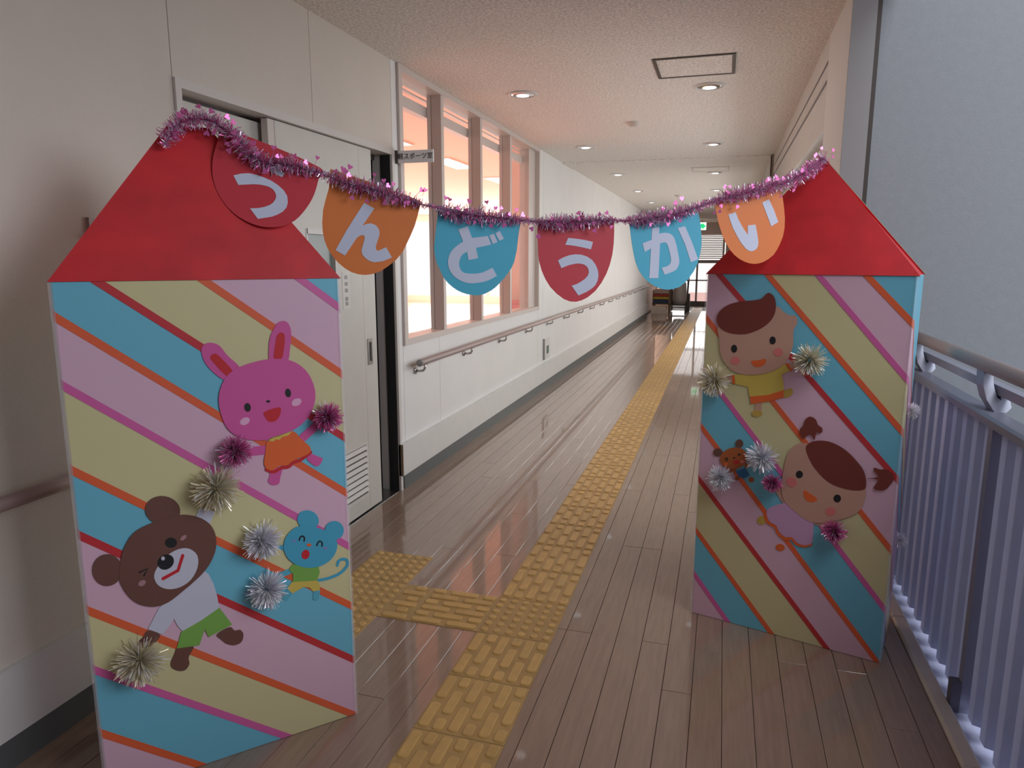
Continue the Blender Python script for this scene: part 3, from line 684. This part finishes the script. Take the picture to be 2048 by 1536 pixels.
cutout(TL, 'rabbit_figure', 'pink paper rabbit in an orange dress', 100, 600, .32544, [
    ('arm', stroke([(1190, 935), (1335, 920)], 55), 'rabbit', 1), ('arm', stroke([(1555, 845), (1655, 755)], 50), 'rabbit', 1),
    ('leg', C([(1580, 975), (1600, 945), (1650, 962), (1675, 975), (1660, 1010), (1635, 1022), (1600, 1000)]), 'rabbit', 1),
    ('leg', C([(1355, 1040), (1425, 1030), (1415, 1090), (1405, 1130), (1365, 1137), (1340, 1115), (1350, 1080)]), 'rabbit', 1),
    ('dress_hem', stroke([(1602, 935), (1575, 958), (1535, 985), (1495, 1000), (1465, 1025), (1420, 1032), (1375, 1056), (1330, 1042)], 20), 'redp', 2),
    ('dress', C([(1335, 868), (1400, 845), (1490, 805), (1545, 855), (1600, 905), (1592, 942), (1540, 968), (1495, 985), (1460, 1015), (1410, 1020), (1370, 1046), (1330, 1035), (1315, 1000), (1325, 930)], n=3), 'orange', 3),
    ('collar', [(1345, 850), (1350, 868), (1375, 868), (1385, 856), (1410, 860), (1425, 842), (1465, 832), (1487, 806)], 'yellowp', 4),
    ('ear', C([(930, 310), (945, 275), (985, 262), (1040, 280), (1090, 340), (1165, 415), (1130, 470), (1070, 490), (1000, 440), (950, 380)]), 'rabbit', 2),
    ('inner_ear', C([(985, 350), (1010, 330), (1040, 345), (1125, 440), (1090, 468), (1010, 390)]), 'redp', 3),
    ('ear', C([(1380, 170), (1400, 140), (1435, 128), (1465, 145), (1482, 200), (1475, 300), (1455, 380), (1355, 380), (1345, 290), (1355, 220)]), 'rabbit', 2),
    ('inner_ear', C([(1393, 225), (1415, 200), (1440, 212), (1442, 260), (1425, 358), (1377, 356), (1385, 270)]), 'redp', 3),
    ('head', C([(1036, 610), (1065, 500), (1130, 430), (1240, 385), (1360, 362), (1480, 372), (1570, 430), (1620, 520), (1630, 610), (1600, 700), (1540, 770), (1440, 825), (1330, 860), (1200, 855), (1110, 810), (1060, 730)], n=3), 'rabbit', 4),
    ('eye', ell(1214, 660, 20, 27, -8), 'black', 5), ('eye', ell(1463, 571, 18, 27, -8), 'black', 5), ('nose', ell(1341, 623, 12, 8), 'black', 5),
    ('mouth', C([(1318, 688), (1410, 660), (1415, 700), (1390, 740), (1350, 748), (1325, 725)]), 'redp', 5),
    ('cheek', ell(1197, 745, 32, 22, -25), 'pblush', 5), ('cheek', ell(1515, 628, 32, 22, -25), 'pblush', 5)])
cutout(TL, 'mouse_figure', 'blue paper mouse in green shirt and yellow shorts', 470, 1000, .15625, [
    ('tail', stroke([(1060, 1030), (1200, 1000), (1340, 940), (1430, 850), (1440, 780), (1390, 755), (1330, 780), (1310, 835)], 36), 'mouse', 1),
    ('arm', stroke([(720, 905), (570, 965)], 70), 'mouse2', 1), ('leg', stroke([(710, 1150), (645, 1255)], 78), 'mouse2', 1), ('leg', stroke([(1050, 1150), (1035, 1250)], 80), 'mouse2', 1),
    ('arm', stroke([(640, 620), (560, 600)], 60), 'mouse', 1),
    ('shorts', [(735, 1045), (1050, 1020), (1085, 1090), (1085, 1155), (995, 1170), (960, 1120), (880, 1112), (735, 1195), (665, 1130)], 'yellowp', 2),
    ('shirt', [(690, 890), (740, 820), (900, 850), (1070, 850), (1085, 930), (1050, 1030), (740, 1048), (745, 950)], 'green', 3),
    ('ear', ell(935, 255, 140, 122, 20), 'mouse', 3), ('ear', ell(1272, 388, 122, 120), 'mouse', 3),
    ('head', C([(622, 600), (645, 490), (710, 400), (800, 340), (940, 330), (1100, 370), (1240, 430), (1305, 530), (1300, 640), (1240, 750), (1130, 830), (980, 868), (820, 845), (700, 770), (645, 690)], n=3), 'mouse', 4),
    ('eye', stroke([(822, 515), (838, 475), (868, 463), (888, 485), (884, 525)], 19), 'black', 5), ('eye', stroke([(1047, 582), (1065, 540), (1090, 527), (1116, 550), (1112, 590)], 19), 'black', 5),
    ('nose', ell(948, 575, 30, 20), 'orange', 5), ('mouth', ell(903, 697, 50, 62, 20), 'redp', 5), ('cheek', ell(757, 522, 30, 12), 'violet', 5), ('cheek', ell(1158, 615, 32, 14, 15), 'violet', 5)])
cutout(TR, 'boy_figure', 'paper boy with brown hair and yellow shirt', 1400, 570, .18881, [
    ('leg', stroke([(625, 1240), (615, 1330)], 70), 'skin', 1), ('shoe', ell(605, 1362, 55, 36), 'ochre', 2),
    ('leg', C([(870, 1130), (960, 1095), (985, 1130), (960, 1175), (885, 1195)]), 'ochre', 1),
    ('arm', stroke([(350, 1000), (250, 1000)], 70), 'skin', 1), ('arm', stroke([(930, 870), (1010, 840)], 70), 'skin', 1),
    ('sleeve_hem', stroke([(350, 955), (362, 1050)], 30, round_=False), 'orange', 2), ('sleeve_hem', stroke([(915, 830), (968, 912)], 30, round_=False), 'orange', 2),
    ('shirt', [(362, 955), (560, 930), (760, 900), (905, 835), (955, 905), (870, 950), (885, 1050), (888, 1120), (740, 1170), (525, 1190), (510, 1080), (370, 1048)], 'yellowp', 2),
    ('shorts', [(530, 1182), (720, 1165), (885, 1113), (887, 1192), (740, 1230), (540, 1260)], 'orange', 3),
    ('head', C([(185, 470), (205, 560), (215, 700), (255, 810), (340, 900), (450, 945), (600, 950), (750, 920), (870, 855), (940, 770), (985, 640), (990, 480), (1030, 405), (1015, 325), (950, 322), (880, 280), (800, 225), (500, 280), (240, 390)], n=3), 'skin', 4),
    ('hair', C([(178, 385), (200, 290), (290, 215), (420, 175), (560, 163), (650, 145), (700, 95), (738, 84), (785, 125), (805, 210), (790, 310), (730, 400), (620, 475), (480, 520), (340, 515), (230, 470)], n=3), 'hair', 5),
    ('eye', ell(362, 675, 32, 42), 'black', 5), ('eye', ell(770, 587, 33, 42), 'black', 5), ('cheek', ell(374, 802, 50, 42), 'cheek', 5), ('cheek', ell(828, 712, 48, 46), 'cheek', 5),
    ('mouth', C([(542, 808), (620, 795), (692, 783), (695, 825), (645, 865), (580, 862)]), 'orange', 5)])
cutout(TR, 'small_bear_figure', 'small orange-brown paper bear in a blue shirt', 1410, 860, .10417, [
    ('arm', stroke([(800, 690), (880, 640)], 90), 'sbear', 1), ('arm', stroke([(560, 780), (470, 830)], 90), 'sbear', 1), ('foot', ell(888, 955, 52, 50), 'sbear', 1), ('foot', ell(620, 925, 50, 42), 'sbear', 1),
    ('shirt', [(590, 790), (770, 725), (860, 870), (735, 940), (640, 880)], 'navy', 2),
    ('ear', ell(245, 430, 88, 78), 'bear', 3), ('ear', ell(660, 262, 76, 82), 'bear', 3),
    ('head', ell(555, 545, 270, 208, -12), 'sbear', 4), ('eye', stroke([(390, 545), (440, 545), (410, 590)], 24, False), 'black', 5), ('eye', ell(655, 470, 26, 18), 'black', 5), ('nose', ell(560, 535, 22, 16), 'black', 5),
    ('mouth', C([(530, 610), (620, 580), (655, 620), (620, 665), (570, 650)]), 'redp', 5), ('cheek', ell(400, 655, 45, 30), 'orange', 5), ('cheek', ell(715, 610, 40, 30), 'cheek', 5)])
cutout(TR, 'girl_figure', 'tilted paper girl with brown pigtails and pink dress', 1500, 820, .20177, [
    ('foot', ell(300, 1362, 46, 34, 10), 'orange', 1), ('foot', ell(115, 1095, 46, 42), 'ochre', 1),
    ('arm', stroke([(350, 890), (290, 790)], 80), 'skin', 1), ('arm', stroke([(620, 1090), (740, 1130)], 70), 'skin', 1),
    ('dress_hem', stroke([(150, 1040), (180, 1110), (255, 1158), (280, 1215), (340, 1270), (415, 1272), (460, 1322), (540, 1345), (602, 1330)], 34), 'orange', 2),
    ('dress', C([(165, 1000), (250, 945), (400, 915), (500, 940), (620, 1060), (628, 1200), (612, 1318), (540, 1340), (470, 1318), (415, 1262), (345, 1258), (285, 1200), (260, 1145), (190, 1100)], n=3), 'dress', 3),
    ('head', C([(325, 640), (370, 440), (450, 350), (560, 330), (800, 400), (1080, 640), (1150, 790), (1125, 930), (1060, 1020), (900, 1085), (700, 1120), (560, 1090), (420, 985), (335, 890), (310, 770)], n=3), 'skin', 4),
    ('hair', C([(553, 375), (600, 320), (700, 303), (820, 325), (950, 400), (1060, 510), (1130, 610), (1152, 720), (1135, 785), (1040, 798), (900, 770), (770, 710), (660, 600), (590, 490)], n=3), 'hair', 5),
    ('pigtail', C([(638, 300), (612, 255), (580, 245), (530, 285), (502, 245), (495, 190), (525, 160), (545, 100), (592, 65), (650, 92), (675, 150), (715, 178), (715, 218), (690, 232), (658, 225)], n=3), 'hair', 5),
    ('pigtail', C([(1150, 678), (1270, 665), (1228, 605), (1232, 572), (1290, 590), (1340, 588), (1410, 630), (1425, 690), (1390, 740), (1340, 790), (1270, 795), (1225, 770), (1268, 692)], n=3), 'hair', 5),
    ('eye', ell(490, 638, 35, 37), 'black', 5), ('eye', ell(865, 877, 37, 39), 'black', 5), ('cheek', ell(412, 715, 56, 46, 30), 'cheek', 5), ('cheek', ell(800, 1005, 52, 42), 'cheek', 5),
    ('mouth', C([(537, 797), (600, 830), (668, 885), (610, 915), (555, 890), (533, 845)]), 'orange', 5)])

def rvec(): 
    while True:
        v = Vector((random.uniform(-1, 1), random.uniform(-1, 1), random.uniform(-1, 1)))
        if .05 < v.length < 1: return v.normalized()
def pom_mesh(r, mats, n, w):
    m = MB()
    for k in range(n):
        d = rvec()
        if d.y > .25: d.y = -d.y            # local -y faces the viewer
        L_ = r*random.uniform(.75, 1.08); s = d.cross(rvec()).normalized()*w/2; b = rvec()*r*.12
        p0, p1, p2 = d*r*.16, d*L_*.55+b*.4, d*L_+b
        m.add([p0-s*.5, p0+s*.5, p1+s, p1-s, p2+s*.8, p2-s*.8], [(0, 1, 2, 3), (3, 2, 4, 5)], random.choices(range(len(mats)), [4, 1] if len(mats) > 1 else [1])[0])
    return m
def pompom(T, x, y, rpx, kind, label):
    c = on_plane(x, y, T.A+T.n*.02, T.n); r = rpx*(c-CAM).dot(c2w(Vector((0, 0, 1))))/F
    mats = {'gold': [M['tin_gold'], M['tin_white']], 'silver': [M['tin_white'], M['tin_silver']], 'pink': [M['tin_pink'], M['tin_silver']]}[kind]
    o = pom_mesh(r, mats, 520, .0026).build('pompom', mats, T.root, loc=T.loc(c)); o['label'] = label
pompom(TL, 655, 834, 30, 'pink', 'pink tinsel pompom in the rabbit hand'); pompom(TL, 470, 902, 34, 'pink', 'pink tinsel pompom in the other rabbit hand')
pompom(TL, 432, 976, 50, 'gold', 'gold tinsel pompom in the raised bear paw'); pompom(TL, 280, 1320, 50, 'gold', 'gold tinsel pompom in the lowered bear paw')
pompom(TL, 524, 1080, 40, 'silver', 'silver tinsel pompom in the mouse hand'); pompom(TL, 533, 1178, 40, 'silver', 'silver tinsel pompom below the mouse hand')
pompom(TR, 1429, 760, 33, 'gold', 'gold tinsel pompom left of the boy'); pompom(TR, 1620, 720, 34, 'gold', 'gold tinsel pompom right of the boy')
pompom(TR, 1442, 955, 27, 'silver', 'silver tinsel pompom below the small bear'); pompom(TR, 1525, 915, 32, 'silver', 'silver tinsel pompom beside the small bear')
pompom(TR, 1545, 966, 20, 'pink', 'pink tinsel pompom at the girl hand'); pompom(TR, 1668, 1062, 24, 'pink', 'pink tinsel pompom under the girl chin')
for zz, yy in ((.93, -.06), (.44, -.05)):
    o = pom_mesh(.032, [M['tin_white'], M['tin_silver']], 260, .002).build('pompom', [M['tin_white'], M['tin_silver']], TR.root, loc=(BW/2+.012, yy, zz)); o.rotation_euler = (0, 0, R(90))

# ------------------------------------------------------------------ bunting
bt = tag(empty('bunting'), 'tinsel garland with six lettered flags strung between the two towers', 'bunting')
PLs = on_plane(470, 280, TL.rp+TL.rn*.035, TL.rn)
PRs = on_plane(1640, 325, TR.rp+TR.rn*.03, TR.rn)
wdir = (PRs-PLs); wdir.z = 0; wdir.normalize(); wn = wdir.cross(Vector((0, 0, 1))).normalized()
if wn.dot(CAM-PLs) < 0: wn = -wn
pa, pb = on_plane(440, 262, TL.rp+TL.rn*.018, TL.rn), on_plane(535, 455, TL.rp+TL.rn*.014, TL.rn)
pcq = on_plane(640, 345, PLs, wn)
un = (pb-pa).cross(pcq-pa).normalized()
if un.dot(CAM-pa) < 0: un = -un
def flag(label, colour, P0, N, ox, oy, s, outline, letters):
    pts = [on_plane(ox+x*s, oy+y*s, P0, N) for x, y in outline]
    f = MB().prism(pts, N*.0012).build('flag', M[colour], bt); f['label'] = label
    for l in letters:
        q = [on_plane(ox+x*s, oy+y*s, P0+N*.0016, N) for x, y in l]
        MB().prism(q, N*.0006).build('letter_piece', M['letter'], f)
flag('red flag with the letter う over the left tower roof', 'f_red', pa, un, 80, 180, .34180,
     C([(1065, 235), (1250, 285), (1640, 455), (1630, 520), (1605, 610), (1560, 690), (1490, 765), (1400, 800), (1300, 800), (1200, 765), (1110, 700), (1040, 600), (1010, 500), (1012, 400), (1040, 300)], n=3),
     [[((400+x*.29297)-80)/.3418 and (((400+x*.29297)-80)/.3418, ((200+y*.29297)-180)/.3418) for x, y in [(350, 385), (420, 395), (580, 500), (560, 527), (400, 445), (370, 432)]],
      [(((400+x*.29297)-80)/.3418, ((200+y*.29297)-180)/.3418) for x, y in [(228, 515), (280, 503), (330, 500), (385, 510), (440, 530), (490, 553), (530, 580), (570, 615), (595, 655), (600, 700), (590, 735), (565, 762), (530, 782), (490, 797), (395, 812), (342, 740), (400, 738), (440, 730), (475, 718), (500, 700), (517, 675), (520, 650), (512, 630), (500, 612), (475, 595), (450, 586), (410, 578), (370, 575), (262, 580)]]])
flag('orange flag with the letter ん', 'f_org', PLs, wn, 400, 200, .29297,
     [(890, 470), (1190, 570), (1510, 690), (1490, 775), (1465, 860), (1435, 930), (1385, 1035), (1340, 1090), (1290, 1130), (1240, 1165), (1180, 1188), (1130, 1195), (1080, 1190), (1035, 1176), (990, 1150), (940, 1108), (900, 1060), (870, 1010), (850, 960), (838, 900), (834, 840), (840, 750), (860, 670), (880, 600)],
     [[(1120, 702), (1190, 740), (1110, 858), (1140, 845), (1170, 842), (1200, 855), (1215, 872), (1225, 895), (1225, 920), (1200, 1000), (1202, 1022), (1215, 1030), (1270, 1005), (1310, 1075), (1250, 1100), (1190, 1108), (1155, 1098), (1130, 1080), (1110, 1058), (1102, 1030), (1125, 940), (1122, 928), (1110, 922), (1090, 927), (1070, 942), (990, 1062), (925, 1025), (1000, 890)]])
flag('blue flag with the letter ど', 'f_blue', PLs, wn, 840, 430, .11066,
     [(330, -170), (1100, 10), (1830, 100), (1805, 200), (1780, 350), (1765, 500), (1745, 650), (1700, 850), (1655, 950), (1600, 1035), (1530, 1130), (1450, 1220), (1370, 1300), (1280, 1370), (1190, 1415), (1100, 1445), (1020, 1453), (950, 1447), (850, 1430), (760, 1402), (680, 1365), (600, 1312), (510, 1235), (440, 1150), (395, 1065), (350, 970), (305, 880), (278, 780), (260, 680), (255, 580), (270, 430), (290, 250), (320, 0)],
     [[(690, 265), (860, 200), (940, 415), (1225, 380), (1285, 535), (1010, 595), (1050, 780), (875, 815), (850, 665), (805, 685), (770, 712), (738, 755), (718, 805), (707, 850), (706, 900), (716, 950), (735, 993), (760, 1024), (800, 1046), (870, 1058), (950, 1062), (1040, 1056), (1130, 1040), (1310, 955), (1390, 1100), (1250, 1175), (1150, 1207), (1050, 1227), (960, 1236), (880, 1232), (800, 1214), (720, 1180), (650, 1135), (590, 1080), (548, 1020), (520, 955), (507, 895), (505, 835), (512, 780), (530, 720), (565, 658), (615, 600), (680, 545), (780, 480)],
      [(1250, 370), (1335, 340), (1400, 490), (1315, 525)], [(1360, 330), (1440, 290), (1515, 430), (1435, 465)]])
flag('red flag with the letter う at mid corridor', 'f_red', PLs, wn, 950, 350, .3418,
     [(362, 262), (812, 255), (814, 330), (811, 400), (803, 465), (788, 525), (768, 578), (740, 630), (704, 678), (660, 715), (625, 733), (590, 742), (555, 740), (520, 726), (478, 695), (440, 655), (412, 610), (390, 560), (377, 515), (370, 470)],
     [[(545, 368), (600, 374), (650, 382), (690, 392), (678, 435), (630, 424), (580, 414), (528, 408)],
      [(485, 500), (515, 483), (550, 470), (585, 464), (620, 466), (655, 477), (685, 497), (705, 525), (718, 555), (722, 585), (718, 615), (705, 643), (685, 663), (650, 685), (605, 705), (565, 648), (595, 638), (622, 623), (645, 606), (660, 588), (666, 570), (663, 550), (654, 535), (638, 524), (615, 518), (590, 518), (550, 527), (505, 545)]])
flag('blue flag with the letter か', 'f_blue', PLs, wn, 1100, 350, .2279,
     [(695, 425), (1000, 372), (1300, 330), (1318, 420), (1330, 560), (1328, 620), (1318, 690), (1292, 780), (1260, 845), (1220, 902), (1178, 950), (1130, 985), (1080, 1000), (1030, 1006), (990, 1002), (950, 990), (905, 968), (860, 937), (815, 890), (780, 838), (752, 770), (735, 700), (722, 630), (712, 560)],
     [[(895, 470), (960, 455), (955, 515), (1005, 506), (1045, 512), (1072, 528), (1090, 553), (1110, 620), (1130, 720), (1135, 760), (1128, 795), (1112, 825), (1085, 845), (1005, 875), (980, 815), (1030, 800), (1052, 782), (1062, 750), (1057, 710), (1040, 640), (1026, 602), (1008, 590), (965, 600), (950, 905), (870, 905), (885, 645), (830, 675), (812, 600), (890, 570)],
      [(1120, 465), (1185, 450), (1245, 590), (1300, 740), (1235, 765), (1185, 610)]])
flag('orange flag with the letter い by the right tower roof', 'f_org', PLs, wn, 1350, 280, .33846,
     [(228, 360), (400, 315), (620, 285), (635, 340), (643, 400), (648, 460), (646, 520), (637, 568), (620, 612), (602, 648), (580, 680), (552, 703), (520, 721), (495, 729), (470, 732), (440, 729), (410, 719), (378, 702), (350, 679), (323, 648), (300, 610), (280, 565), (265, 520), (253, 480), (245, 440)],
     [[(315, 440), (358, 427), (372, 465), (390, 500), (410, 533), (430, 560), (430, 505), (475, 500), (485, 550), (492, 600), (490, 625), (482, 642), (468, 653), (450, 658), (433, 653), (418, 642), (390, 608), (365, 565), (342, 520), (328, 482)],
      [(515, 370), (555, 350), (585, 415), (610, 485), (568, 510), (540, 435)]])

# tinsel along the string
path = [(328, 292), (338, 270), (355, 250), (385, 237), (420, 240), (452, 260), (478, 283), (500, 312), (532, 327), (580, 330), (640, 346), (690, 366), (740, 378), (790, 393), (840, 408), (868, 414), (900, 426), (960, 432), (1020, 438), (1062, 443), (1100, 447), (1160, 443), (1215, 440), (1245, 442), (1280, 440), (1335, 432), (1385, 418), (1420, 405), (1460, 393), (1515, 380), (1570, 365), (1612, 347), (1636, 326), (1652, 312)]
thick = {0: .5, 10: .45, 14: .5, 15: .35, 18: .7, 19: .4, 22: .6, 23: .35, 26: .7, 27: .5}
P3 = []
for i, (x, y) in enumerate(path):
    if x <= 452: p = on_plane(x, y, TL.rp+TL.rn*.03, TL.rn)
    elif x >= 1636: p = on_plane(x, y, TR.rp+TR.rn*.02, TR.rn)
    else: p = on_plane(x, y, (PLs+wn*.012), wn)
    P3.append((p, thick.get(i, 1.0)))
dense = []
for i in range(len(P3)-1):
    p, q = P3[i], P3[i+1]; n = max(2, int((q[0]-p[0]).length/.004))
    for k in range(n): t = k/n; dense.append((p[0].lerp(q[0], t), p[1]+(q[1]-p[1])*t))
MB().tube([p for p, _ in dense[::4]], .0022, 6).build('string', mat('mauve_cord', (.35, .16, .30), .7), bt)
mt = [MB(), MB()]
for i in range(len(dense)-1):
    p, th = dense[i]; ax = (dense[i+1][0]-p).normalized()
    for k in range(int(20*(.4+.6*th))):
        d = rvec(); d = (d-ax*d.dot(ax)*.8).normalized(); L_ = random.uniform(.012, .036)*th
        s = d.cross(rvec()).normalized()*.001; q = p+ax*random.uniform(0, .004); b = rvec()*L_*.2
        mt[0 if random.random() < .48 else 1].add([q-s, q+s, q+d*L_*.5+b+s, q+d*L_*.5+b-s, q+d*L_+s, q+d*L_-s], [(0, 1, 2, 3), (3, 2, 4, 5)])
o = mt[0].build('tinsel', M['tin_pink'], bt); o['label'] = 'pink foil tinsel'; o['kind'] = 'stuff'
o = mt[1].build('tinsel', M['tin_silver'], bt); o['label'] = 'silver lilac foil tinsel'; o['kind'] = 'stuff'
hs = [(0, -.9), (.45, -.35), (.8, .1), (.85, .45), (.6, .75), (.25, .7), (0, .4), (-.25, .7), (-.6, .75), (-.85, .45), (-.8, .1), (-.45, -.35)]
hm = MB().prism([(x*.0085, 0, y*.0085+.0) for x, y in hs], Vector((0, .0004, 0))); hm.tube([(0, 0, -.005), (0, .001, -.024)], .0006, 4)
hmesh = hm.mesh('heart_sequin', M['tin_pink'])
for k in range(120):
    p, th = random.choice(dense); 
    if th < .55 and random.random() < .6: continue
    a = random.uniform(-1.4, 1.4) if random.random() < .62 else random.uniform(1.9, 4.4)
    side = wdir*math.sin(a)+Vector((0, 0, 1))*math.cos(a)+wn*random.uniform(.0, .5)
    side.normalize(); up = side; fw = (wn-up*wn.dot(up)).normalized(); rt = up.cross(fw)*-1
    rot = Matrix((( rt.x, -fw.x, up.x), (rt.y, -fw.y, up.y), (rt.z, -fw.z, up.z))).to_euler()
    inst('heart_sequin', hmesh, bt, p+wn*.012+up*random.uniform(.026, .046), rot, [random.uniform(.8, 1.2)]*3)

# ------------------------------------------------------------------ clutter at the far end
mr = tag(empty('mat_rack', (-1.66, 20.6, 0)), 'low rack of stacked coloured mats at the far left end', 'rack')
for a in ((-.22, -.2), (.22, -.2), (-.22, .2), (.22, .2)): MB().box((a[0]-.02, a[1]-.02, 0), (a[0]+.02, a[1]+.02, .62)).build('leg', M['card'], mr)
MB().box((-.25, -.22, .22), (.25, .22, .25)).build('shelf', M['card'], mr)
for i, (c, z0, z1) in enumerate((((.04, .06, .12), .26, .36), ((.50, .36, .06), .37, .44), ((.45, .06, .05), .45, .52), ((.50, .40, .36), .53, .64))):
    MB().bevbox((-.21, -.24, z0), (.21, .22, z1), .015).build('folded_mat', mat('mat_%d' % i, c, .8), mr)
bx = tag(MB().bevbox((-.2, -.2, 0), (.2, .2, .20), .02).build('cardboard_box', M['curb'], loc=(-1.68, 20.05, 0)), 'pale low box on the floor before the mat rack', 'box')
sk = tag(empty('laundry_cart', (-1.18, 20.9, 0)), 'white sack hanging on a dark cart frame near the entrance', 'cart')
MB().lathe([(.0, .2), (.15, .22), (.20, .35), (.19, .6), (.165, .82), (.12, .84)], n=16).build('sack', M['plastic_white'], sk, True)
fr = MB()
for a in ((-.2, -.16), (.2, -.16), (-.2, .16), (.2, .16)): fr.tube([(a[0]*1.05, a[1]*1.1, .03), (a[0]*1.1, a[1]*1.1, .9)], .014, 8)
fr.tube([(-.22, -.176, .9), (.22, -.176, .9), (.22, .176, .9), (-.22, .176, .9), (-.22, -.176, .9)], .014, 8); fr.box((-.21, -.17, .12), (.21, .17, .15))
fr.build('frame', M['dkmetal'], sk)
us = tag(empty('umbrella_stand', (-.975, 21.2, 0)), 'dark slim stand beside the white sack', 'stand')
MB().box((-.07, -.1, 0), (.07, .1, .5)).build('bin', M['base'], us); MB().tube([(0, 0, .45), (.02, .01, .95), (-.02, .01, 1.02)], .016, 8).build('umbrella', M['navy'], us)
